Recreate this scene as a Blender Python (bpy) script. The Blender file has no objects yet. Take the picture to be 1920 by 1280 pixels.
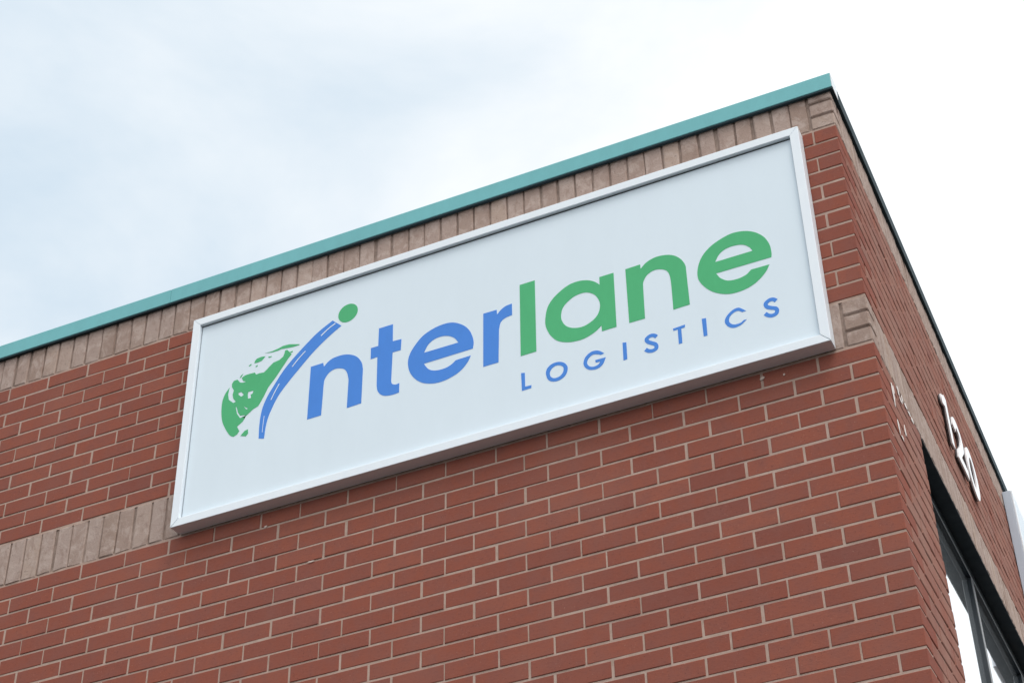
import bpy, bmesh, math, random
from mathutils import Vector, Euler
random.seed(7)
sc = bpy.context.scene
col = sc.collection

# ------------------------------------------------------------------ units
# the building is measured in brick courses (1 course = 66.7 mm); u = 0 is the
# corner, z = 0 the underside of the upper soldier course
U = 0.0667
Z0 = 5.70                       # height of that joint above the ground
def W(x, y, z): return Vector((x * U, y * U, z * U + Z0))

# ------------------------------------------------------------------ camera
CAM = Vector((10.84 * U, -64.43 * U, -61.20 * U + Z0))
ROT = Euler((math.radians(122.78), math.radians(4.76), math.radians(20.55)), 'XYZ')
FPX, PPX, PPY = 2939.7, 1319.9, 817.8          # in pixels of the 1920 px photograph
cam = bpy.data.cameras.new('camera')
cam.sensor_width = 36.0
cam.lens = FPX / 1920 * 36.0
cam.shift_x = (960 - PPX) / 1920
cam.shift_y = (PPY - 640) / 1920
cam.clip_start = 0.05
cam.clip_end = 2000
cam_o = bpy.data.objects.new('camera', cam)
cam_o.location = CAM
cam_o.rotation_euler = ROT
col.objects.link(cam_o)
sc.camera = cam_o
RM = ROT.to_matrix()
def project(p):
    d = RM.transposed() @ (p - CAM)
    return (PPX + FPX * d.x / -d.z, PPY - FPX * d.y / -d.z)

# ------------------------------------------------------------------ sky, sun, exposure
SUN = Vector((0.44, -0.46, 1.08)).normalized()
sun_el = math.asin(SUN.z)
sun_az = math.atan2(SUN.x, SUN.y)
world = bpy.data.worlds.new('World')
sc.world = world
world.use_nodes = True
wt = world.node_tree
wt.nodes.clear()
def wn(t, **k):
    n = wt.nodes.new(t)
    for a, b in k.items(): setattr(n, a, b)
    return n
wl = wt.links.new
out = wn('ShaderNodeOutputWorld')
bg = wn('ShaderNodeBackground')
bg.inputs['Strength'].default_value = 0.1
sky = wn('ShaderNodeTexSky', sky_type='NISHITA', sun_disc=False)
sky.sun_elevation = sun_el
sky.sun_rotation = sun_az
tc = wn('ShaderNodeTexCoord')
mp = wn('ShaderNodeMapping')
mp.inputs['Scale'].default_value = (1.0, 1.0, 1.6)
mp.inputs['Location'].default_value = (4.56, 4.48, -4.43)
n1 = wn('ShaderNodeTexNoise')
n1.inputs['Scale'].default_value = 2.6
n1.inputs['Detail'].default_value = 6
n1.inputs['Roughness'].default_value = 0.56
n1.inputs['Distortion'].default_value = 0.4
wl(tc.outputs['Generated'], mp.inputs['Vector'])
wl(mp.outputs['Vector'], n1.inputs['Vector'])
# thin bright overcast: brighter towards the veiled sun
dt = wn('ShaderNodeVectorMath', operation='DOT_PRODUCT')
dt.inputs[1].default_value = Vector((0.92, -0.22, 0.22)).normalized()
wl(tc.outputs['Generated'], dt.inputs[0])
mr = wn('ShaderNodeMapRange', interpolation_type='SMOOTHSTEP')
mr.inputs['From Min'].default_value = -1.0
mr.inputs['From Max'].default_value = 0.65
mr.inputs['To Min'].default_value = 0.0
mr.inputs['To Max'].default_value = 0.82
wl(dt.outputs['Value'], mr.inputs['Value'])
nn = wn('ShaderNodeMath', operation='MULTIPLY_ADD')
nn.inputs[1].default_value = 0.90
nn.inputs[2].default_value = -0.285
wl(n1.outputs['Fac'], nn.inputs[0])
ad = wn('ShaderNodeMath', operation='ADD')
wl(nn.outputs[0], ad.inputs[0])
wl(mr.outputs['Result'], ad.inputs[1])
cr = wn('ShaderNodeValToRGB')
e = cr.color_ramp.elements
e[0].position = 0.0; e[0].color = (0.62, 0.755, 0.885, 1)
e[1].position = 1.0; e[1].color = (1.55, 1.58, 1.60, 1)
q = cr.color_ramp.elements.new(0.25); q.color = (0.71, 0.835, 0.945, 1)
q = cr.color_ramp.elements.new(0.52); q.color = (1.02, 1.06, 1.09, 1)
wl(ad.outputs[0], cr.inputs['Fac'])
vm = wn('ShaderNodeVectorMath', operation='SCALE')
vm.inputs['Scale'].default_value = 10.0
wl(cr.outputs['Color'], vm.inputs[0])
mx = wn('ShaderNodeMix', data_type='RGBA')
mx.inputs['Factor'].default_value = 0.94
wl(sky.outputs['Color'], mx.inputs['A'])
wl(vm.outputs['Vector'], mx.inputs['B'])
wl(mx.outputs['Result'], bg.inputs['Color'])
wl(bg.outputs['Background'], out.inputs['Surface'])

sl = bpy.data.lights.new('sun', 'SUN')
sl.energy = 1.5
sl.angle = math.radians(25)
sl.color = (1.0, 0.97, 0.93)
so = bpy.data.objects.new('sun', sl)
so.rotation_euler = SUN.to_track_quat('Z', 'Y').to_euler()
col.objects.link(so)

sc.view_settings.view_transform = 'Standard'
sc.view_settings.look = 'None'
sc.view_settings.exposure = 0.0
sc.view_settings.gamma = 1.0
sc.view_settings.use_curve_mapping = False

# ------------------------------------------------------------------ helpers
def tag(o, label=None, cat=None, group=None, kind=None):
    if label: o['label'] = label
    if cat: o['category'] = cat
    if group: o['group'] = group
    if kind: o['kind'] = kind
    return o
def empty(name, loc=(0, 0, 0)):
    o = bpy.data.objects.new(name, None)
    o.empty_display_size = 0.2
    o.location = loc
    col.objects.link(o)
    return o
class MB:
    """collects quads and polygons, then becomes ONE mesh object"""
    def __init__(s): s.v = []; s.f = []; s.t = []
    def poly(s, pts, t=0.5):
        i = len(s.v); s.v += [tuple(p) for p in pts]; s.f.append(tuple(range(i, i + len(pts)))); s.t.append(t)
    def mesh_part(s, vs, fs, t=0.5):
        i = len(s.v); s.v += [tuple(p) for p in vs]
        for f in fs: s.f.append(tuple(i + k for k in f)); s.t.append(t)
    def box(s, x0, x1, y0, y1, z0, z1, t=0.5):      # course units
        c = [W(x, y, z) for z in (z0, z1) for y in (y0, y1) for x in (x0, x1)]
        s.mesh_part(c, [(0, 2, 3, 1), (4, 5, 7, 6), (0, 1, 5, 4), (2, 6, 7, 3), (0, 4, 6, 2), (1, 3, 7, 5)], t)
    def build(s, name, mat, parent=None, loc=None):
        me = bpy.data.meshes.new(name)
        vs = s.v
        if loc is not None: vs = [tuple(Vector(p) - Vector(loc)) for p in vs]
        me.from_pydata(vs, [], s.f)
        a = me.attributes.new('tint', 'FLOAT', 'FACE')
        a.data.foreach_set('value', s.t)
        me.materials.append(mat)
        me.update()
        o = bpy.data.objects.new(name, me)
        if loc is not None: o.location = loc
        col.objects.link(o)
        o.parent = parent
        return o
def bevel(o, w, seg=2):
    m = o.modifiers.new('bevel', 'BEVEL'); m.width = w; m.segments = seg; m.limit_method = 'ANGLE'
    m.angle_limit = math.radians(40)
    return o

# ------------------------------------------------------------------ materials
def mat(name, base=(.5, .5, .5), rough=.6, metal=0., spec=.5):
    m = bpy.data.materials.new(name); m.use_nodes = True
    b = m.node_tree.nodes['Principled BSDF']
    b.inputs['Base Color'].default_value = (*base, 1)
    b.inputs['Roughness'].default_value = rough
    b.inputs['Metallic'].default_value = metal
    b.inputs['Specular IOR Level'].default_value = spec
    return m
class NT:
    def __init__(s, m): s.m = m; s.t = m.node_tree; s.b = s.t.nodes['Principled BSDF']; s.pos = s.n('ShaderNodeNewGeometry').outputs['Position']
    def n(s, ty, **k):
        x = s.t.nodes.new(ty)
        for a, b in k.items(): setattr(x, a, b)
        return x
    def l(s, a, b): s.t.links.new(a, b)
    def noise(s, scale, detail=4, rough=.55, stretch=None, dist=0.):
        x = s.n('ShaderNodeTexNoise'); x.inputs['Scale'].default_value = scale; x.inputs['Detail'].default_value = detail
        x.inputs['Roughness'].default_value = rough; x.inputs['Distortion'].default_value = dist
        if stretch:
            mp = s.n('ShaderNodeMapping'); mp.inputs['Scale'].default_value = stretch
            s.l(s.pos, mp.inputs['Vector']); s.l(mp.outputs['Vector'], x.inputs['Vector'])
        else: s.l(s.pos, x.inputs['Vector'])
        return x.outputs['Fac']
    def rng(s, v, a, b, c=0., d=1.):
        x = s.n('ShaderNodeMapRange'); x.inputs['From Min'].default_value = a; x.inputs['From Max'].default_value = b
        x.inputs['To Min'].default_value = c; x.inputs['To Max'].default_value = d; s.l(v, x.inputs['Value']); return x.outputs['Result']
    def ramp(s, v, *stops):
        x = s.n('ShaderNodeValToRGB'); el = x.color_ramp.elements
        el[0].position, el[0].color = stops[0][0], (*stops[0][1], 1)
        el[1].position, el[1].color = stops[-1][0], (*stops[-1][1], 1)
        for p, c in stops[1:-1]:
            q = el.new(p); q.color = (*c, 1)
        s.l(v, x.inputs['Fac']); return x.outputs['Color']
    def mix(s, f, a, b, mode='MIX'):
        x = s.n('ShaderNodeMix', data_type='RGBA', blend_type=mode)
        for k, v in (('Factor', f), ('A', a), ('B', b)):
            i = x.inputs[k]
            if isinstance(v, (int, float)): i.default_value = v
            elif isinstance(v, tuple): i.default_value = (*v, 1)
            else: s.l(v, i)
        return x.outputs['Result']
    def attr(s, nm='tint'):
        x = s.n('ShaderNodeAttribute', attribute_name=nm); return x.outputs['Fac']
    def color(s, c): s.l(c, s.b.inputs['Base Color'])
    def rough(s, v): s.l(v, s.b.inputs['Roughness'])
    def bump(s, v, strength=.3, dist=.002):
        x = s.n('ShaderNodeBump'); x.inputs['Strength'].default_value = strength; x.inputs['Distance'].default_value = dist
        s.l(v, x.inputs['Height']); s.l(x.outputs['Normal'], s.b.inputs['Normal'])

M = {}
# red wire-cut brick
m = M['brick'] = mat('red_brick', rough=.95, spec=.08); t = NT(m)
# side-wall bricks carry tint 1..2: they are smeared with mortar haze
tv = t.attr(); hz = t.n('ShaderNodeMath', operation='GREATER_THAN'); hz.inputs[1].default_value = 1.0; t.l(tv, hz.inputs[0])
tf = t.n('ShaderNodeMath', operation='SUBTRACT'); t.l(tv, tf.inputs[0]); t.l(hz.outputs[0], tf.inputs[1])
base = t.ramp(tf.outputs[0], (0, (.232, .080, .061)), (.25, (.262, .087, .062)), (.6, (.290, .094, .064)), (.85, (.312, .106, .072)), (1, (.268, .100, .077)))
mott = t.noise(13, 5, .65)
c = t.mix(t.rng(mott, .40, .66, 0, .6), base, (.240, .098, .080))
grain = t.noise(60, 5, .7, (1, 1, 2.2))
c = t.mix(t.rng(grain, .52, .75, 0, .5), c, (.17, .062, .052))
c = t.mix(t.rng(t.noise(170, 2, .5), .68, .76, 0, .55), c, (.42, .24, .19))
c = t.mix(t.rng(t.noise(2.2, 3, .5), .5, .75, 0, .22), c, (.33, .165, .13))
c = t.mix(t.rng(t.noise(230, 1, .4), .70, .76, 0, .6), c, (.09, .04, .035))
hm = t.n('ShaderNodeMath', operation='MULTIPLY'); t.l(hz.outputs[0], hm.inputs[0]); t.l(t.rng(t.noise(5, 4, .6), .3, .65, .15, .6), hm.inputs[1])
c = t.mix(hm.outputs[0], c, (.36, .225, .180))
t.color(c)
t.bump(t.mix(.5, t.noise(160, 4, .65, (1, 1, 1.8)), grain), .55, .0025)
# tan soldier brick
m = M['tan'] = mat('tan_brick', rough=.92, spec=.2); t = NT(m)
base = t.ramp(t.attr(), (0, (.335, .240, .196)), (.4, (.380, .280, .236)), (.7, (.405, .308, .266)), (1, (.43, .320, .262)))
c = t.mix(t.rng(t.noise(16, 5, .65, None, .8), .47, .62, 0, .75), base, (.49, .385, .335))
c = t.mix(t.rng(t.noise(30, 4, .65, (1, 1, .5), .6), .52, .66, 0, .65), c, (.30, .208, .172))
c = t.mix(t.rng(t.noise(75, 4, .7), .58, .68, 0, .6), c, (.22, .165, .14))
c = t.mix(t.rng(t.noise(200, 2, .5), .66, .75, 0, .5), c, (.55, .47, .40))
t.color(c)
t.bump(t.mix(.5, t.noise(45, 5, .7), t.noise(160, 4, .7)), .9, .005)
# mortar
m = M['mortar'] = mat('mortar', rough=.95, spec=.15); t = NT(m)
c = t.ramp(t.noise(18, 5, .6), (.3, (.375, .268, .214)), (.5, (.45, .325, .265)), (.72, (.51, .385, .32)))
c = t.mix(t.rng(t.noise(140, 3, .6), .6, .75, 0, .5), c, (.26, .19, .165))
c = t.mix(t.rng(t.noise(1.3, 3, .5), .45, .7, 0, .35), c, (.38, .27, .235))
t.color(c)
t.bump(t.noise(220, 4, .7), .5, .002)
m = M['tan_mortar'] = mat('tan_mortar', rough=.95, spec=.15); t = NT(m)
t.color(t.ramp(t.noise(30, 5, .6), (.3, (.19, .140, .115)), (.7, (.36, .270, .225))))
t.bump(t.noise(160, 4, .7), .6, .003)
M['splat'] = mat('mortar_splat', (.62, .50, .44), .95, spec=.1)
M['residue'] = mat('pale_adhesive', (.80, .74, .70), .8, spec=.3)
# metals and sign
def painted(name, colr, rough, amp=.06, scale=3., spec=.5, bump=True):
    m = mat(name, colr, rough, spec=spec); t = NT(m)
    lo = tuple(v * (1 - amp) for v in colr); hi = tuple(min(.95, v * (1 + amp)) for v in colr)
    c = t.ramp(t.mix(.5, t.noise(scale, 4, .55), t.noise(scale * 9, 4, .6, (1, 1, .35))), (.35, lo), (.65, hi))
    t.color(c)
    t.rough(t.rng(t.noise(scale * 4, 4, .6), .3, .7, rough * .85, min(1., rough * 1.15)))
    if bump: t.bump(t.noise(.9 * scale, 2, .5), .04, .006)
    return m
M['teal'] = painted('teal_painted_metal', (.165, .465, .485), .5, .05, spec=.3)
M['dark_teal'] = painted('dark_teal_metal', (.026, .048, .058), .7, .12, spec=.12)  # darker teal than the front coping, for the side coping and under-strip
M['endcap'] = painted('pale_metal_end', (.78, .83, .86), .35, .03)
M['frame'] = painted('white_aluminium', (.84, .895, .945), .4, .02, 5., spec=.35)
M['panel'] = painted('sign_panel_white', (.745, .838, .900), .5, .014, 1.4, spec=.2)
M['blue'] = painted('sign_vinyl_blue', (.082, .262, .735), .5, .03, 6., spec=.12)
M['green'] = painted('sign_vinyl_green', (.092, .465, .205), .5, .03, 6., spec=.12)
M['dash'] = painted('sign_vinyl_white', (.80, .87, .92), .45, .02, 6.)
M['digit'] = painted('white_acrylic', (.92, .92, .93), .3, .01, 6.)
M['return'] = painted('dark_digit_return', (.075, .07, .075), .5, .1, 6.)
M['cabinet'] = painted('pale_grey_cabinet', (.52, .58, .66), .45, .04, 3.)
M['black_frame'] = painted('black_anodised_frame', (.018, .024, .030), .32, .10, 6., spec=.6, bump=False)
M['lintel'] = painted('dark_painted_lintel', (.022, .030, .036), .7, .15, 4., spec=.2)
M['glass'] = mat('mirror_coated_glass', (.74, .80, .84), .03, .85, spec=.6)
M['glass'].node_tree.nodes['Principled BSDF'].inputs['IOR'].default_value = 1.55
M['lip_shade_grey'] = mat('grey_lip_shade', (.30, .34, .38), .6, spec=.2)  # shade on the frame's inner lip, put into the colour
M['lip_shade'] = mat('dark_lip_shade', (.05, .06, .07), .7, spec=.2)
M['roof'] = painted('roof_membrane', (.30, .30, .29), .9, .1)
m = M['asphalt'] = mat('asphalt', (.05, .05, .05), .9, spec=.3); t = NT(m)
c = t.ramp(t.noise(.35, 4, .6), (.3, (.040, .040, .041)), (.7, (.066, .064, .062)))
t.color(t.mix(t.rng(t.noise(120, 3, .6), .6, .75, 0, .5), c, (.12, .12, .115))); t.bump(t.noise(150, 4, .6), .6, .006)
m = M['concrete'] = mat('concrete', (.35, .34, .32), .9, spec=.25); t = NT(m)
t.color(t.ramp(t.mix(.5, t.noise(.8, 4, .6), t.noise(40, 4, .6)), (.35, (.27, .26, .245)), (.65, (.38, .37, .35)))); t.bump(t.noise(90, 4, .6), .4, .003)
m = M['added_mulch'] = mat('added_dark_mulch', (.04, .03, .022), .95, spec=.1); t = NT(m)  # dark tone of the added bed, keeps ground bounce low
t.color(t.ramp(t.noise(35, 5, .7), (.3, (.022, .015, .011)), (.7, (.075, .050, .034)))); t.bump(t.noise(45, 5, .7), 1., .03)

# outlines of the sign's lettering and emblem in course units: (x, z, corner)
OUT = {
  'dot': [[(-31.16, -3.15, 0), (-31.07, -2.79, 0), (-30.76, -2.56, 0), (-30.35, -2.59, 0), (-30.03, -2.8, 0), (-29.85, -3.11, 0), (-29.95, -3.52, 0), (-30.21, -3.83, 0), (-30.61, -3.86, 0), (-30.98, -3.61, 0)]],
  'n1': [[(-32.84, -6.33, 1), (-32.01, -6.32, 1), (-31.96, -6.61, 1), (-31.52, -6.25, 0), (-30.91, -6.16, 0), (-30.33, -6.27, 0), (-29.79, -6.59, 0), (-29.44, -7.1, 0), (-29.32, -7.63, 1), (-29.34, -10.01, 1), (-30.27, -10.05, 1), (-30.24, -8.07, 1), (-30.36, -7.58, 0), (-30.55, -7.26, 0), (-30.87, -7.08, 0), (-31.23, -7.03, 0), (-31.59, -7.18, 0), (-31.85, -7.55, 0), (-31.9, -7.92, 1), (-31.95, -10.02, 1), (-32.87, -10.03, 1)]],
  't': [[(-28.35, -5.06, 1), (-27.43, -5.06, 1), (-27.41, -6.3, 1), (-26.84, -6.33, 1), (-26.87, -7.11, 1), (-27.4, -7.09, 1), (-27.44, -9.11, 1), (-27.37, -9.3, 0), (-27.16, -9.42, 0), (-26.91, -9.4, 1), (-26.91, -10.04, 1), (-27.29, -10.07, 0), (-27.76, -10, 0), (-28.09, -9.81, 0), (-28.3, -9.49, 0), (-28.37, -9.12, 1), (-28.39, -7.09, 1), (-28.83, -7.11, 1), (-28.84, -6.31, 1), (-28.36, -6.32, 1)]],
  'e1': [[(-22.26, -8.54, 1), (-22.21, -8.14, 0), (-22.28, -7.7, 0), (-22.49, -7.16, 0), (-22.88, -6.68, 0), (-23.47, -6.3, 0), (-24.06, -6.19, 0), (-24.75, -6.28, 0), (-25.45, -6.58, 0), (-25.97, -7.11, 0), (-26.29, -7.65, 0), (-26.38, -8.21, 0), (-26.26, -8.83, 0), (-25.93, -9.4, 0), (-25.45, -9.84, 0), (-24.87, -10.09, 0), (-24.24, -10.17, 0), (-23.56, -10.05, 0), (-22.99, -9.78, 0), (-22.57, -9.34, 0), (-22.39, -8.97, 1), (-23.33, -8.99, 1), (-23.62, -9.2, 0), (-24.03, -9.32, 0), (-24.61, -9.28, 0), (-25.04, -9.05, 0), (-25.36, -8.57, 1)], [(-25.36, -7.8, 1), (-25.11, -7.34, 0), (-24.74, -7.08, 0), (-24.26, -7.02, 0), (-23.78, -7.15, 0), (-23.41, -7.43, 0), (-23.17, -7.81, 1)]],
  'r': [[(-21.59, -6.32, 1), (-20.75, -6.33, 1), (-20.72, -6.68, 1), (-20.51, -6.45, 0), (-20.2, -6.27, 0), (-19.79, -6.22, 1), (-19.79, -7.03, 1), (-20.21, -7.09, 0), (-20.5, -7.29, 0), (-20.62, -7.74, 1), (-20.68, -10.01, 1), (-21.62, -10.01, 1)]],
  'l': [[(-19.28, -5.07, 1), (-18.33, -5.07, 1), (-18.37, -10.03, 1), (-19.32, -10.04, 1)]],
  'a': [[(-14.4, -6.25, 1), (-13.54, -6.25, 1), (-13.57, -9.98, 1), (-14.43, -9.99, 1), (-14.44, -9.6, 1), (-14.83, -9.89, 0), (-15.43, -10.11, 0), (-16.03, -10.13, 0), (-16.62, -9.99, 0), (-17.16, -9.67, 0), (-17.55, -9.11, 0), (-17.76, -8.46, 0), (-17.74, -7.83, 0), (-17.59, -7.24, 0), (-17.27, -6.77, 0), (-16.79, -6.4, 0), (-16.27, -6.14, 0), (-15.71, -6.08, 0), (-15.15, -6.2, 0), (-14.71, -6.46, 0), (-14.41, -6.78, 1)], [(-16.8, -8.04, 0), (-16.68, -7.61, 0), (-16.37, -7.29, 0), (-15.9, -7.04, 0), (-15.29, -7.02, 0), (-14.8, -7.31, 0), (-14.52, -7.79, 0), (-14.46, -8.27, 0), (-14.6, -8.74, 0), (-14.94, -9.08, 0), (-15.5, -9.29, 0), (-16.09, -9.2, 0), (-16.53, -8.91, 0), (-16.77, -8.46, 0)]],
  'n2': [[(-12.83, -6.26, 1), (-11.94, -6.24, 1), (-11.93, -6.55, 1), (-11.58, -6.24, 0), (-11.07, -6.07, 0), (-10.48, -6.11, 0), (-9.95, -6.33, 0), (-9.55, -6.75, 0), (-9.34, -7.23, 0), (-9.32, -7.58, 1), (-9.3, -9.94, 1), (-10.25, -9.97, 1), (-10.24, -8.24, 1), (-10.28, -7.65, 0), (-10.42, -7.25, 0), (-10.75, -7.01, 0), (-11.18, -6.94, 0), (-11.59, -7.12, 0), (-11.83, -7.5, 0), (-11.87, -7.89, 1), (-11.9, -9.99, 1), (-12.82, -9.98, 1)]],
  'e2': [[(-4.51, -8.44, 1), (-4.47, -8.14, 0), (-4.52, -7.55, 0), (-4.78, -6.93, 0), (-5.25, -6.43, 0), (-5.85, -6.13, 0), (-6.51, -6.04, 0), (-7.16, -6.19, 0), (-7.82, -6.5, 0), (-8.35, -7.01, 0), (-8.65, -7.71, 0), (-8.69, -8.39, 0), (-8.43, -9, 0), (-7.95, -9.56, 0), (-7.32, -9.94, 0), (-6.72, -10.07, 0), (-6.06, -10.01, 0), (-5.47, -9.77, 0), (-4.95, -9.33, 0), (-4.66, -8.88, 1), (-5.7, -8.86, 1), (-6.01, -9.1, 0), (-6.49, -9.2, 0), (-7.05, -9.12, 0), (-7.45, -8.8, 0), (-7.65, -8.42, 1)], [(-7.64, -7.64, 1), (-7.4, -7.24, 0), (-7.04, -6.99, 0), (-6.55, -6.92, 0), (-6.03, -7.02, 0), (-5.68, -7.29, 0), (-5.48, -7.64, 1)]],
  'L': [[(-19.32, -11.18, 1), (-19.1, -11.23, 1), (-19.1, -12.15, 1), (-18.72, -12.17, 1), (-18.74, -12.36, 1), (-19.3, -12.37, 1)]],
  'O': [[(-17.84, -11.69, 0), (-17.75, -11.38, 0), (-17.48, -11.18, 0), (-17.09, -11.16, 0), (-16.76, -11.32, 0), (-16.57, -11.6, 0), (-16.57, -11.91, 0), (-16.72, -12.2, 0), (-17.05, -12.38, 0), (-17.44, -12.35, 0), (-17.73, -12.13, 0)], [(-17.61, -11.72, 0), (-17.49, -11.49, 0), (-17.27, -11.37, 0), (-17.02, -11.41, 0), (-16.81, -11.59, 0), (-16.8, -11.84, 0), (-16.91, -12.04, 0), (-17.13, -12.16, 0), (-17.39, -12.14, 0), (-17.57, -11.97, 0)]],
  'G': [[(-14.38, -11.48, 1), (-14.61, -11.26, 0), (-14.86, -11.14, 0), (-15.16, -11.15, 0), (-15.47, -11.36, 0), (-15.61, -11.7, 0), (-15.56, -11.98, 0), (-15.38, -12.21, 0), (-15.13, -12.33, 0), (-14.8, -12.35, 0), (-14.49, -12.16, 0), (-14.3, -11.77, 1), (-14.92, -11.76, 1), (-14.9, -11.93, 1), (-14.62, -11.95, 1), (-14.78, -12.11, 0), (-15.04, -12.15, 0), (-15.27, -12.05, 0), (-15.4, -11.82, 0), (-15.35, -11.59, 0), (-15.17, -11.41, 0), (-14.96, -11.36, 0), (-14.71, -11.45, 0), (-14.59, -11.53, 1)]],
  'I1': [[(-13.29, -11.15, 1), (-13.07, -11.19, 1), (-13.08, -12.3, 1), (-13.3, -12.31, 1)]],
  'T': [[(-10.37, -11.2, 1), (-9.68, -11.16, 1), (-9.7, -11.33, 1), (-9.91, -11.35, 1), (-9.92, -12.29, 1), (-10.12, -12.3, 1), (-10.11, -11.34, 1), (-10.36, -11.35, 1)]],
  'I2': [[(-8.72, -11.11, 1), (-8.48, -11.14, 1), (-8.5, -12.28, 1), (-8.71, -12.27, 1)]],
  'C': [[(-6.25, -11.43, 1), (-6.47, -11.21, 0), (-6.67, -11.08, 0), (-6.98, -11.13, 0), (-7.31, -11.38, 0), (-7.47, -11.68, 0), (-7.41, -11.96, 0), (-7.22, -12.19, 0), (-6.97, -12.29, 0), (-6.62, -12.23, 0), (-6.27, -11.99, 1), (-6.42, -11.97, 1), (-6.64, -12.09, 0), (-6.95, -12.09, 0), (-7.17, -11.94, 0), (-7.24, -11.71, 0), (-7.15, -11.48, 0), (-6.91, -11.31, 0), (-6.67, -11.29, 0), (-6.47, -11.44, 1)]],
  'S1': [[(-11.33, -11.41, 0), (-11.47, -11.27, 0), (-11.67, -11.23, 0), (-11.86, -11.32, 0), (-11.91, -11.43, 0), (-11.83, -11.58, 0), (-11.64, -11.72, 0), (-11.45, -11.85, 0), (-11.38, -12, 0), (-11.42, -12.16, 0), (-11.61, -12.23, 0), (-11.83, -12.18, 0), (-12.01, -12.02, 0)]],
  'S2': [[(-4.57, -11.35, 0), (-4.71, -11.21, 0), (-4.9, -11.18, 0), (-5.11, -11.29, 0), (-5.16, -11.43, 0), (-5.08, -11.59, 0), (-4.88, -11.71, 0), (-4.65, -11.83, 0), (-4.59, -11.98, 0), (-4.67, -12.16, 0), (-4.89, -12.21, 0), (-5.09, -12.13, 0), (-5.25, -11.96, 0)]],
  'road': [[(-36.07, -10.35, 1), (-36.09, -9.31, 0), (-36, -8.37, 0), (-35.72, -7.57, 0), (-35.27, -6.82, 0), (-34.73, -6.01, 0), (-34.1, -5.31, 0), (-33.29, -4.57, 0), (-32.48, -3.92, 0), (-31.53, -3.39, 1), (-30.91, -3.98, 1), (-31.77, -4.53, 0), (-32.74, -5.3, 0), (-33.62, -6.19, 0), (-34.33, -6.95, 0), (-34.95, -7.73, 0), (-35.39, -8.65, 0), (-35.62, -9.45, 0), (-35.71, -10.46, 1)]],
  'dash': [[(-32.27, -4.27, 0), (-31.8, -3.92, 0), (-31.32, -3.67, 0)], [(-34.13, -5.91, 0), (-33.71, -5.44, 0), (-33.28, -5.05, 0)], [(-35.43, -7.86, 0), (-35.19, -7.34, 0), (-34.93, -6.86, 0)], [(-35.85, -9.99, 0), (-35.84, -9.47, 0), (-35.81, -8.87, 0)]],
  'coast': [[(-34.71, -4.53, 1), (-34.56, -4.53, 1), (-34.38, -4.76, 1), (-34.23, -4.95, 1), (-34.45, -5.19, 1), (-34.76, -5.64, 1), (-35.22, -6.3, 1), (-35.69, -6.87, 1), (-35.98, -7.49, 1), (-36.28, -8.02, 1), (-36.61, -8.13, 1), (-37.01, -8.42, 1), (-37.37, -8.47, 1), (-37.15, -8.61, 1), (-37.28, -8.81, 1), (-37.64, -9.05, 1), (-37.45, -9.41, 1), (-37.59, -9.61, 1), (-37.83, -9.7, 1), (-38.11, -9.49, 0), (-38.46, -8.92, 0), (-38.72, -8.32, 0), (-38.84, -7.66, 0), (-38.85, -6.94, 0), (-38.7, -6.4, 0), (-38.42, -6.02, 1), (-38.49, -6.51, 1), (-38.4, -6.9, 1), (-38.06, -7.24, 1), (-37.89, -7.2, 1), (-38.09, -6.91, 1), (-38.16, -6.62, 1), (-38.1, -6.32, 1), (-38.26, -6.04, 1), (-38.28, -5.81, 1), (-38.17, -5.62, 1), (-37.91, -5.61, 1), (-37.71, -5.88, 1), (-37.5, -5.96, 1), (-37.3, -5.95, 1), (-37.52, -5.81, 1), (-37.62, -5.57, 1), (-37.4, -5.46, 1), (-37.1, -5.45, 1), (-36.71, -5.48, 1), (-36.63, -5.66, 1), (-36.39, -5.63, 1), (-36.09, -5.68, 1), (-35.88, -5.52, 1), (-35.76, -5.4, 1), (-35.48, -5.17, 1), (-35.06, -5.1, 1), (-34.81, -4.94, 1), (-34.74, -4.73, 1)], [(-37.77, -6.63, 1), (-37.56, -6.61, 1), (-37.36, -6.87, 1), (-37.53, -6.96, 1), (-37.73, -6.77, 1)], [(-37.07, -6.77, 1), (-36.71, -6.78, 1), (-36.75, -6.98, 1), (-36.88, -7.01, 1), (-36.84, -7.27, 1), (-37.05, -7.26, 1), (-37.09, -6.96, 1)], [(-37.87, -7.59, 1), (-37.79, -7.63, 1), (-37.67, -8.02, 1), (-37.5, -8.32, 1), (-37.17, -8.38, 1), (-37.11, -8.48, 1), (-37.49, -8.49, 1), (-37.73, -8.1, 1)], [(-37.31, -7.71, 1), (-36.98, -7.99, 1), (-37.1, -8, 1)]],
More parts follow.
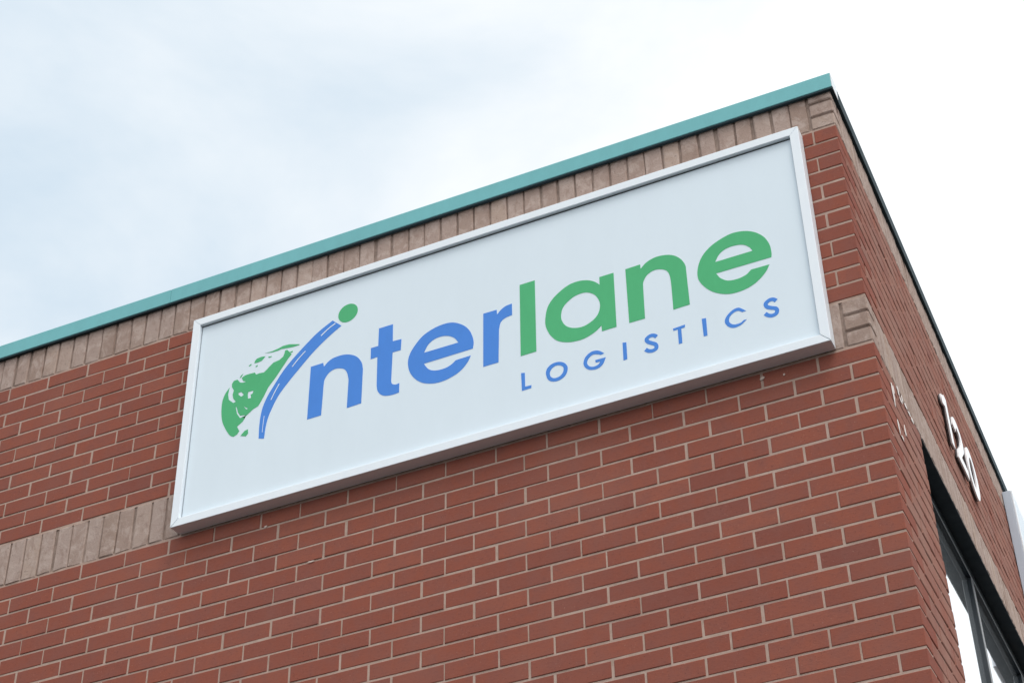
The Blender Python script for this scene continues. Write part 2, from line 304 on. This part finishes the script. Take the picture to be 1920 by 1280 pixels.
  'isle': [[(-33.73, -4.39, 1), (-34.43, -4.16, 1), (-34.87, -4.13, 1), (-35.21, -4.22, 1), (-35.63, -4.28, 1), (-36.11, -4.26, 1), (-35.63, -4.36, 1), (-35.2, -4.37, 1), (-34.98, -4.33, 1), (-34.68, -4.38, 1), (-34.16, -4.45, 1), (-33.73, -4.44, 1)], [(-36.07, -4.5, 1), (-36.36, -4.45, 1), (-36.66, -4.48, 1), (-36.78, -4.61, 1), (-36.82, -4.78, 1), (-36.55, -4.79, 1), (-36.29, -4.75, 1), (-36.17, -4.62, 1)], [(-35.62, -4.63, 1), (-35.87, -4.61, 1), (-35.84, -4.69, 1), (-35.64, -4.7, 1)], [(-37.03, -4.74, 1), (-37.21, -4.83, 1), (-37.14, -4.9, 1), (-37.01, -4.82, 1)], [(-36.58, -4.97, 1), (-36.72, -5.03, 1), (-36.67, -5.1, 1), (-36.56, -5.05, 1)], [(-37.53, -5.3, 1), (-37.68, -5.37, 1), (-37.77, -5.53, 1), (-37.68, -5.54, 1)], [(-36.86, -9.46, 1), (-37.09, -9.52, 1), (-37.34, -9.78, 1), (-36.97, -9.92, 1), (-36.83, -9.77, 1)], [(-34.18, -4.73, 1), (-34.38, -4.74, 1), (-34.26, -4.85, 1), (-34.16, -4.8, 1)]],
}

# ------------------------------------------------------------------ ground
def sheet(name, x0, x1, y0, y1, z, material, kind='structure'):
    b = MB(); b.poly([(x0, y0, z), (x1, y0, z), (x1, y1, z), (x0, y1, z)])
    return tag(b.build(name, material), kind=kind)
sheet('ground', -600, 600, -600, 600, 0.0, M['asphalt'])
XL, YB = -100.0, 160.0                  # how far the two walls run, in courses
xl, yb = XL * U, YB * U
# unseen dark bed along both walls, added to cut bounced light; concrete kerb
def slab(b, x0, x1, y0, y1, z0, z1):
    c = [(x, y, z) for z in (z0, z1) for y in (y0, y1) for x in (x0, x1)]
    b.mesh_part(c, [(0, 2, 3, 1), (4, 5, 7, 6), (0, 1, 5, 4), (2, 6, 7, 3), (0, 4, 6, 2), (1, 3, 7, 5)])
b = MB(); slab(b, xl, 1.50, -1.50, -.01, -.05, .10); slab(b, .01, 1.50, -.01, yb, -.05, .10)
tag(b.build('added_dark_bed', M['added_mulch']), kind='structure')
b = MB()
for k in range(6): slab(b, xl + k * 1.38, xl + k * 1.38 + 1.37, -1.65, -1.5, -.05, .14)
for k in range(9): slab(b, 1.5, 1.65, -1.65 + k * 1.38, -1.65 + k * 1.38 + 1.37, -.05, .14)
kb = b.build('kerb', M['concrete']); tag(kb, kind='structure'); bevel(kb, .012)

# ------------------------------------------------------------------ the brick building
bld = empty('brick_building', (0, 0, 0))
tag(bld, 'red brick building with tan soldier courses and teal metal roof edge', 'building')
GZ = -Z0 / U                            # ground in courses
L, H, J = 3.04, 1.36, 0.12             # stretcher, header (corner), joint
OP0, OP1, OPT, OPB = 9.75, 62.5, -15.05, -50.0     # opening in the side wall
bands = [(0.0, 3.0), (-15.0, -12.0)]
def jit(s): return random.uniform(-s, s)
def face_brick(mb, side, a0, a1, z0, z1, t, depth=.55, bev=.03, rough=0.):
    """one brick of a wall face: a runs along the wall, d into it"""
    d0 = jit(.02); tl = jit(.012)
    def q(a, d, z):
        a += jit(rough); z += jit(rough)
        return W(a, d, z) if not side else W(-d, a, z)
    out_ = []
    for (ins, d) in ((0, depth), (0, d0 + bev * .8), (bev, d0)):
        for (a, z) in ((a0 + ins, z0 + ins), (a1 - ins, z0 + ins), (a1 - ins, z1 - ins), (a0 + ins, z1 - ins)):
            dd = d + (tl * (1 if a > (a0 + a1) / 2 else -1) if d < depth else 0)
            out_.append(q(a + (jit(.012) if ins else 0), dd + (jit(rough * .5) if d < depth else 0), z + (jit(.012) if ins else 0)))
    fs = [(8, 9, 10, 11)]
    for r in (0, 4):
        for k in range(4):
            n = (k + 1) % 4
            fs.append((r + k, r + n, r + 4 + n, r + 4 + k))
    if side: pass
    mb.mesh_part(out_, fs, t)
def block(mb, x0, x1, y0, y1, z0, z1, t, bev=.035):
    """a corner brick: a box with chamfered edges"""
    j = [jit(.015) for _ in range(4)]
    x1 += j[0]; y0 += j[1]
    vs = []; idx = {}
    for i, x in enumerate((x0, x1)):
        for k, y in enumerate((y0, y1)):
            for l, z in enumerate((z0, z1)):
                sx, sy, sz = (1 - 2 * i) * bev, (1 - 2 * k) * bev, (1 - 2 * l) * bev
                for a, p in enumerate(((x, y + sy, z + sz), (x + sx, y, z + sz), (x + sx, y + sy, z))):
                    idx[(i, k, l, a)] = len(vs); vs.append(W(*p))
    fs = []
    for i in (0, 1):
        f = [idx[(i, 0, 0, 0)], idx[(i, 1, 0, 0)], idx[(i, 1, 1, 0)], idx[(i, 0, 1, 0)]]; fs.append(f if i else f[::-1])
        f = [idx[(0, i, 0, 1)], idx[(1, i, 0, 1)], idx[(1, i, 1, 1)], idx[(0, i, 1, 1)]]; fs.append(f if not i else f[::-1])
        f = [idx[(0, 0, i, 2)], idx[(1, 0, i, 2)], idx[(1, 1, i, 2)], idx[(0, 1, i, 2)]]; fs.append(f if i else f[::-1])
    for i in (0, 1):
        for k in (0, 1):
            fs.append([idx[(i, k, 0, 0)], idx[(i, k, 0, 1)], idx[(i, k, 1, 1)], idx[(i, k, 1, 0)]])
            fs.append([idx[(i, 0, k, 0)], idx[(i, 0, k, 2)], idx[(i, 1, k, 2)], idx[(i, 1, k, 0)]])
            fs.append([idx[(0, i, k, 1)], idx[(0, i, k, 2)], idx[(1, i, k, 2)], idx[(1, i, k, 1)]])
            for l in (0, 1): fs.append([idx[(i, k, l, a)] for a in range(3)])
    mb.mesh_part(vs, fs, t)

# mortar backing of the two walls, raked deeper in the soldier courses
RD, RT = .036, .12
b = MB()
zs = [GZ, -14.91, -12.09, 0.09, 3.3]
for k in range(4):
    r = RT if k in (1, 3) else RD
    b.box(XL, -RD if k not in (1, 3) else -RT, r, 1.36, zs[k], zs[k + 1])
front = b.build('front_wall', M['mortar'], bld)
b = MB()
RD = .06
b.box(-1.36, -RT, 1.36, YB, 0.0, 3.3); b.box(-1.36, -RD, 1.36, YB, -12.0, 0.0); b.box(-1.36, -RT, 1.36, YB, -15.0, -12.0)
b.box(-1.36, -RD, 1.36, OP0 - .06, GZ, -15.0); b.box(-1.36, -RD, OP1 + .06, YB, GZ, -15.0); b.box(-1.36, -RD, OP0 - .06, OP1 + .06, GZ, OPB)
side = b.build('side_wall', M['mortar'], bld)
b = MB(); b.box(XL, XL + 1.36, 1.36, YB, GZ, 3.3); b.box(XL + 1.36, -1.36, YB - 1.36, YB, GZ, 3.3)
b.build('rear_wall', M['brick'], bld)

rows = [k for k in range(1, 13)] + [k for k in range(16, int(-GZ) + 1)]
def joints(even, k):
    """positions of the vertical joints of one course, measured from the corner"""
    xs = [0.0]; x = L if even else H
    while x < 170:
        xs.append(x)
        st = L
        if even and k == 16 and 33 < x < 36: st = 2.56         # a cut brick in this course
        if even and k == 18 and 33 < x < 36: st = 2.88
        x += st
    return xs
cand = []                                  # (projected area, builder) of the front bricks
stuff_f, stuff_s = MB(), MB()
def proj_area(x0, x1, z0, z1):
    p = [project(W(x, 0, z)) for x, z in ((x0, z0), (x1, z0), (x1, z1), (x0, z1))]
    cx = sum(a for a, _ in p) / 4; cy = sum(c for _, c in p) / 4
    if not (-20 < cx < 1940 and -20 < cy < 1300): return 0
    if -41.6 < (x0 + x1) / 2 < -2.3 and -14.2 < (z0 + z1) / 2 < .9: return 0
    return abs(sum(p[i][0] * p[(i + 1) % 4][1] - p[(i + 1) % 4][0] * p[i][1] for i in range(4))) / 2
for k in rows:
    z1, z0 = -(k - 1) - J / 2 + jit(.012), -k + J / 2 + jit(.012)
    even = k % 2 == 0
    fx, sy = joints(even, k), joints(not even, k)
    t = random.uniform(.25, .8)
    cand.append((proj_area(-(fx[1] - J), 0, z0, z1), 'c', (-(fx[1] - J / 2), 0.0, 0.0, sy[1] - J / 2, z0, z1, t)))
    for i in range(1, len(fx) - 1):
        if -fx[i + 1] < XL: break
        a0, a1 = -fx[i + 1] + J / 2 + jit(.03), -fx[i] - J / 2 + jit(.03)
        t = min(1, max(0, random.gauss(.52, .18)))
        cand.append((proj_area(a0, a1, z0, z1), 'f', (a0, a1, z0 + jit(.012), z1 + jit(.012), t)))
    for i in range(1, len(sy) - 1):
        a0, a1 = sy[i] + J / 2 + jit(.03), sy[i + 1] - J / 2 + jit(.03)
        if a1 > YB: break
        segs = [(a0, a1)]
        if k > 15 and -k > OPB - 1:
            segs = [(s, min(e_, OP0)) for s, e_ in segs if s < OP0 - .3] + [(max(s, OP1), e_) for s, e_ in segs if e_ > OP1 + .3]
        for s, e_ in segs:
            face_brick(stuff_s, True, s, e_, z0 + jit(.02), z1 + jit(.02), min(1, max(0, random.gauss(.55, .28))) * .98 + 1.01, bev=.05)
cand.sort(key=lambda c: -c[0])
for n, (ar, kd, a) in enumerate(cand):
    one = n < 300 and ar > 0
    mb = MB() if one else stuff_f
    if kd == 'c': block(mb, *a)
    else: face_brick(mb, False, a[0], a[1], a[2], a[3], a[4])
    if one:
        cxy = W((a[0] + a[1]) / 2, 0, (a[2] + a[3]) / 2 if kd == 'f' else (a[4] + a[5]) / 2)
        mb.build('brick', M['brick'], front, cxy)
tag(stuff_f.build('brickwork', M['brick'], front), kind='stuff')
tag(stuff_s.build('brickwork', M['brick'], side), kind='stuff')

# soldier courses
tan_f, tan_s = MB(), MB()
for bi, (z0, z1) in enumerate(bands):
    for k in range(3):                                       # the corner stack
        mb = MB()
        zz0, zz1 = z0 + k + J / 2, z0 + k + 1 - J / 2
        if bi == 0 and k == 2: zz1 = z0 + 2.94
        block(mb, -(H + .06 - J / 2), 0, 0, H + .06 - J / 2, zz0, zz1, random.random(), .07)
        mb.build('corner_brick', M['tan'], front, W(-.7, 0, (zz0 + zz1) / 2))
    a = H + .06
    P_ = 1.112
    while a < -XL - P_:
        a0, a1 = -(a + P_) + J * .5 + jit(.05), -a - J * .5 + jit(.05)
        cx = (a0 + a1) / 2
        t = min(1, max(0, random.gauss(.5, .28)))
        px = project(W(cx, 0, (z0 + z1) / 2))
        hid = bi == 1 and -41.9 < cx < -2.9
        one = (not hid) and -30 < px[0] < 1950 and -30 < px[1] < 1310
        mb = MB() if one else tan_f
        face_brick(mb, False, a0, a1, z0 + J / 2 + jit(.015), z1 - J / 2 + jit(.015), t, .6, .06, .04)
        if one: mb.build('soldier_brick', M['tan'], front, W(cx, 0, (z0 + z1) / 2))
        a += P_
    a = H + .06
    while a < YB - P_:
        face_brick(tan_s, True, a + J * .55 + jit(.03), a + P_ - J * .55 + jit(.03), z0 + J / 2 + jit(.03), z1 - J / 2 + jit(.03), min(1, max(0, random.gauss(.6, .25))), .6, .06, .03)
        a += P_
tag(tan_f.build('soldier_course', M['tan'], front), kind='stuff')
tag(tan_s.build('soldier_course', M['tan'], side), kind='stuff')
# tan mortar strips let into the raked joints
b = MB()
b.box(XL, -RT - .02, RT - .03, RT + .05, .07, 2.95); b.box(XL, -RT - .02, RT - .03, RT + .05, -14.93, -12.07)
b.build('tan_joints', M['tan_mortar'], front)
b = MB()
b.box(-RT - .05, -RT + .03, H, YB, .07, 2.95); b.box(-RT - .05, -RT + .03, H, YB, -14.93, -12.07)
b.build('tan_joints', M['tan_mortar'], side)

# metal roof edge
CT, CB, OV = 3.68, 2.60, .27
b = MB(); b.box(XL, -1.21, -.008, 1.3, CB + .7, CT - .02); b.build('coping_top', M['teal'], bld)
seams = [.20, -44.0, -88.0, XL]
for i in range(3):
    b = MB(); b.box(seams[i + 1] + (.012 if i < 2 else 0), seams[i], -OV, -.012, CB, CT)
    c_ = bevel(b.build('front_coping', M['teal'], bld), .0025)
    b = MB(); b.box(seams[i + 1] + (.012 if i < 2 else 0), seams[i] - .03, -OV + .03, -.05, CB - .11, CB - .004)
    b.build('coping_shade_strip', M['dark_teal'], c_)  # dark strip paints in the shade under the coping overhang
b = MB(); b.box(.203, .232, -OV + .004, .98, CB + .02, CT - .01); b.build('coping_end', M['endcap'], bld)
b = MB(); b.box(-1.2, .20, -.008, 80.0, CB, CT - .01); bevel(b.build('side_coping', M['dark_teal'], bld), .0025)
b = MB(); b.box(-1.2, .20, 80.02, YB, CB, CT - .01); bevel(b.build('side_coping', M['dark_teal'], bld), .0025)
b = MB(); b.box(XL + 1.36, -1.36, 1.36, YB - 1.36, 2.2, 2.9); b.build('roof', M['roof'], bld)

# shop window in the side wall
win = MB()
win.box(-1.9, -1.36, OP0, OP1, OPT, OPT + .9)
win = win.build('window', M['lintel'], bld)
b = MB(); b.box(-1.9, -.03, OP0 - .9, OP1 + .9, OPT + .02, OPT + .14); b.build('lintel', M['lintel'], win)
GX, FX = -1.28, -.96
b = MB(); b.box(-1.7, FX, OP0, OP1, OPT - .68, OPT); bevel(b.build('head_rail', M['black_frame'], win), .003)
b = MB(); b.box(-1.7, FX, OP0, OP1, OPB, OPB + .75); bevel(b.build('sill_rail', M['black_frame'], win), .003)
ms = [OP0, 27.0, 44.3, 61.75]
for i, y in enumerate(ms):
    b = MB(); b.box(-1.7, FX - (.003 if i else 0), y, y + .75, OPB + .75, OPT - .68); bevel(b.build('mullion', M['black_frame'], win), .003)
for i in range(3):
    b = MB(); b.box(GX - .25, GX, ms[i] + .74, ms[i + 1] + .01, OPB + .74, OPT - .67); b.build('pane', M['glass'], win)
for (y0, y1) in ((OP0 - .05, OP0 + .004), (OP1 - .004, OP1 + .05)):
    b = MB(); b.box(-1.36, -.09, y0, y1, OPB, OPT); b.build('jamb', M['brick'], win)
b = MB(); b.box(-1.7, .25, OP0 - .6, OP1 + .6, OPB - .9, OPB - .02); bevel(b.build('sill', M['concrete'], win), .006)

# ------------------------------------------------------------------ outlines
def catmull(pts, closed=True, n=5):
    """points (u, v, corner) -> polyline, smooth except at corners"""
    N = len(pts); res = []
    rngk = range(N) if closed else range(N - 1)
    for i in rngk:
        p1, p2 = pts[i], pts[(i + 1) % N]
        if p1[2] and p2[2]: res.append(p1[:2]); continue
        p0 = pts[(i - 1) % N] if (closed or i) else p1
        p3 = pts[(i + 2) % N] if (closed or i + 2 < N) else p2
        if p1[2]: p0 = (2 * p1[0] - p2[0], 2 * p1[1] - p2[1])
        if p2[2]: p3 = (2 * p2[0] - p1[0], 2 * p2[1] - p1[1])
        for s in range(n):
            t = s / n
            res.append(tuple(.5 * (2 * p1[c] + (p2[c] - p0[c]) * t + (2 * p0[c] - 5 * p1[c] + 4 * p2[c] - p3[c]) * t * t + (3 * p1[c] - p0[c] - 3 * p2[c] + p3[c]) * t ** 3) for c in (0, 1)))
    if not closed: res.append(tuple(pts[-1][:2]))
    return res
def stroke(pts, w):
    """open smooth path -> outline of even width"""
    c = catmull([(p[0], p[1], 0) for p in pts], False, 5)
    l, r = [], []
    for i in range(len(c)):
        a, d = c[max(i - 1, 0)], c[min(i + 1, len(c) - 1)]
        dx, dy = d[0] - a[0], d[1] - a[1]; n = math.hypot(dx, dy) or 1
        l.append((c[i][0] - dy / n * w / 2, c[i][1] + dx / n * w / 2)); r.append((c[i][0] + dy / n * w / 2, c[i][1] - dx / n * w / 2))
    return l + r[::-1]
def plate(name, contours, material, parent, depth, base, sidewall=False):
    """flat outline (course units, with holes) -> solid plate of the given thickness standing on plane `base`"""
    cu = bpy.data.curves.new('outline', 'CURVE'); cu.dimensions = '2D'; cu.fill_mode = 'BOTH'
    cu.extrude = depth / 2
    for pts in contours:
        sp = cu.splines.new('POLY'); sp.points.add(len(pts) - 1)
        for i, p in enumerate(pts): sp.points[i].co = (p[0], p[1], 0, 1)
        sp.use_cyclic_u = True
    tmp = bpy.data.objects.new('outline', cu)
    me = bpy.data.meshes.new_from_object(tmp)
    bpy.data.objects.remove(tmp); bpy.data.curves.remove(cu)
    us = [v.co.x for v in me.vertices]; vs = [v.co.y for v in me.vertices]
    cu_, cv_ = (min(us) + max(us)) / 2, min(vs)
    org = W(cu_, base, cv_) if not sidewall else W(base, cu_, cv_)
    for v in me.vertices:
        u, w_, d = v.co.x, v.co.y, v.co.z + depth / 2
        v.co = (W(u, base - d, w_) if not sidewall else W(base + d, u, w_)) - org
    me.name = name; me.materials.clear(); me.materials.append(material); me.update()
    o = bpy.data.objects.new(name, me); o.location = org; col.objects.link(o); o.parent = parent
    return o

# ------------------------------------------------------------------ the framed sign
SX0, SX1, SZ0, SZ1, SY = -41.40, -1.97, -14.93, -.16, -.95
sign = empty('wall_sign', (0, 0, 0))
tag(sign, 'white framed rectangular company sign with blue and green lettering on front wall', 'sign')
PY = -.70
b = MB(); b.box(SX0 + .1, SX1 - .1, PY, -.03, SZ0 + .1, SZ1 - .1)
panel = b.build('panel', M['panel'], sign)
FW = .52
def rail(ax, pos):
    """one mitred frame rail; front at SY, back on the wall"""
    g = .018; h_ = .003
    b = MB()
    if ax == 'h':
        o, i = (SZ1, SZ1 - FW) if pos else (SZ0, SZ0 + FW)
        e_ = h_ if pos else g
        pr = [(SX0 + e_, SX1 - e_, o), (SX0 + FW + e_, SX1 - FW - e_, i)]
        vs = []
        for y in (SY, -.03):
            for (x0, x1, z) in pr: vs += [W(x0, y, z), W(x1, y, z)]
    else:
        o, i = (SX1, SX1 - FW) if pos else (SX0, SX0 + FW)
        vs = []
        for y in (SY, -.03):
            for (x, z0, z1) in ((o, SZ0 + g, SZ1 - h_), (i, SZ0 + FW + g, SZ1 - FW - h_)): vs += [W(x, y, z0), W(x, y, z1)]
    b.mesh_part(vs, [(0, 1, 3, 2), (4, 6, 7, 5), (0, 4, 5, 1), (2, 3, 7, 6), (0, 2, 6, 4), (1, 5, 7, 3)])
    o = b.build('frame_rail', M['frame'], sign)
    bm = bmesh.new(); bm.from_mesh(o.data); bmesh.ops.recalc_face_normals(bm, faces=bm.faces); bm.to_mesh(o.data); bm.free()
    bevel(o, .0018)
for ax in 'hv':
    for p_ in (0, 1): rail(ax, p_)
g_ = MB()
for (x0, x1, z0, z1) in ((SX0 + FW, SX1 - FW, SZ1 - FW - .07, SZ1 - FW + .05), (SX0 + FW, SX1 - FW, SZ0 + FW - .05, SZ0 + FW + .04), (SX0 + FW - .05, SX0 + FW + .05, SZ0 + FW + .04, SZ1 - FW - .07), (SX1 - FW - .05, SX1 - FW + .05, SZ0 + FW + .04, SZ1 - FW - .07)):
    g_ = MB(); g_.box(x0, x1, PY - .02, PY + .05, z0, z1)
    g_.build('lip_shade', M['lip_shade' if z0 > -1 else 'lip_shade_grey'], sign)  # strips paint the lip's shade: dark along the top, grey elsewhere
# the frame's dark back flange shows in the mitres
b = MB(); b.box(SX0 + .06, SX1 - .06, -.80, -.71, SZ0 + .06, SZ0 + .40); b.box(SX0 + .06, SX1 - .06, -.80, -.71, SZ1 - .40, SZ1 - .06)
b.build('frame_core', M['lintel'], sign)
LT = .012
names = {'n1': 'n', 't': 't', 'e1': 'e', 'r': 'r', 'l': 'l', 'a': 'a', 'n2': 'n', 'e2': 'e', 'L': 'l', 'O': 'o', 'G': 'g', 'I1': 'i', 'T': 't', 'I2': 'i', 'C': 'c', 'S1': 's', 'S2': 's'}
for k, cs in OUT.items():
    if k in ('coast', 'isle', 'road', 'dash', 'dot'): continue
    green = k in ('l', 'a', 'n2', 'e2')
    if k in ('S1', 'S2'): cont = [stroke(cs[0], .225)]
    else: cont = [catmull(c) for c in cs]
    plate('letter_' + names[k], cont, M['green' if green else 'blue'], panel, LT, PY)
dc = [sum(p[k] for p in OUT['dot'][0]) / len(OUT['dot'][0]) for k in (0, 1)]
dr = sum(math.hypot(p[0] - dc[0], p[1] - dc[1]) for p in OUT['dot'][0]) / len(OUT['dot'][0])
plate('letter_dot', [[(dc[0] + dr * math.cos(6.283185 * k / 40), dc[1] + dr * math.sin(6.283185 * k / 40)) for k in range(40)]], M['green'], panel, LT, PY)
plate('road_emblem', [catmull(OUT['road'][0])], M['blue'], panel, LT, PY)
for d, w_ in zip(OUT['dash'], (.07, .06, .055, .03)): plate('road_dash', [stroke(d, w_)], M['dash'], panel, .008, PY - LT)
plate('globe_emblem', [catmull(c) for c in OUT['coast']], M['green'], panel, LT, PY)
for c in OUT['isle']: plate('globe_island', [catmull(c)], M['green'], panel, LT, PY)

# ------------------------------------------------------------------ street number on the side wall
ZB, ZT = -9.15, -5.35
def ell(cx, cz, rx, rz, n=36, rev=False):
    p = [(cx + rx * math.cos(6.28319 * i / n), cz + rz * math.sin(6.28319 * i / n)) for i in range(n)]
    return p[::-1] if rev else p
one = [[(21.15, ZB), (22.05, ZB), (22.05, ZT), (21.35, ZT), (20.95, ZT - .35), (20.2, ZT - .62), (20.2, ZT - 1.3), (21.15, ZT - 1.05)]]
two = [catmull([(23.15, ZB, 1), (26.45, ZB, 1), (26.45, ZB + .75, 1), (24.55, ZB + .75, 1), (25.4, ZB + 1.4, 0), (26.2, ZB + 2.05, 0), (26.4, ZB + 2.75, 0), (26.0, ZB + 3.45, 0), (24.9, ZT, 0), (23.75, ZB + 3.5, 0), (23.25, ZB + 2.6, 1), (24.1, ZB + 2.5, 1), (24.35, ZB + 2.95, 0), (24.85, ZB + 3.1, 0), (25.35, ZB + 2.95, 0), (25.5, ZB + 2.55, 0), (25.2, ZB + 2.1, 0), (24.3, ZB + 1.4, 0), (23.5, ZB + .8, 0)])]
zero = [ell(28.95, (ZB + ZT) / 2, 1.75, (ZT - ZB) / 2 + .04), ell(28.95, (ZB + ZT) / 2, .88, (ZT - ZB) / 2 - .68, rev=True)]
for cont, lab in ((one, 'white raised digit one of the street number on the side wall'), (two, 'white raised digit two between the one and the zero'), (zero, 'white raised oval digit zero beside the digit two')):
    us = [p[0] for p in cont[0]]
    root = empty('street_number_digit', W(.0, sum(us) / len(us), ZB))
    tag(root, lab, 'house number', 'street number on the side wall')
    r_ = plate('digit_return', cont, M['return'], None, .10, .08, True)
    f_ = plate('digit_face', cont, M['digit'], None, .10, .18, True)
    for o in (r_, f_): o.parent = root; o.location = o.location - root.location
# ------------------------------------------------------------------ second sign cabinet on the side wall
cab = empty('sign_cabinet', W(0, 48.3, -13))
tag(cab, 'pale grey sign cabinet mounted high on the side wall beyond the street number', 'sign')
def child(b, name, material):
    o = b.build(name, material, None); o.parent = cab; o.matrix_parent_inverse = cab.matrix_world.inverted() if False else o.matrix_parent_inverse
    o.location = -cab.location
    return o
b = MB(); b.box(.03, .70, 48.3, 84.0, -13.0, 1.62); bevel(child(b, 'cabinet_box', M['cabinet']), .003)
b = MB(); b.box(.70, .86, 48.32, 83.98, -12.98, 1.6); bevel(child(b, 'cabinet_frame', M['frame']), .003)
b = MB(); b.box(.86, .875, 48.9, 83.4, -12.4, 1.0); child(b, 'cabinet_panel', M['panel'])

# ------------------------------------------------------------------ small wear: mortar splats, old adhesive
def blob(mat_, parent, name, u, z, pts, sidewall, d=.01, base=None):
    plate(name, [[(u + p[0], z + p[1]) for p in pts]], mat_, parent, .02, base if base is not None else (.01 if sidewall else -.01), sidewall)
def ragged(ru, rz, n=9):
    r = []
    for i in range(n):
        a = 6.28319 * i / n; k = random.uniform(.45, 1.15)
        r.append((ru * k * math.cos(a), rz * k * math.sin(a)))
    return r
for (u, z, ru, rz) in ((-6.02, -15.42, .16, .12), (-4.85, -15.55, .07, .07), (-35.6, -15.98, .12, .10), (-32.5, -19.02, .22, .05)):
    blob(M['splat'], front, 'mortar_splat', u, z, ragged(ru, rz), False)
for (u, z, ru, rz) in ((3.0, -16.6, .16, .62), (3.35, -16.0, .10, .22), (4.7, -15.2, .22, .30), (5.1, -15.6, .25, .16), (5.6, -15.25, .14, .22), (6.4, -15.15, .30, .16), (7.1, -15.25, .35, .13), (7.8, -15.3, .30, .12), (2.9, -18.6, .16, .42), (4.7, -17.7, .16, .38), (3.5, -18.9, .22, .10)):
    blob(M['residue'], side, 'adhesive_residue', u, z, ragged(ru * 1.35, rz * 1.3), True, base=.02)
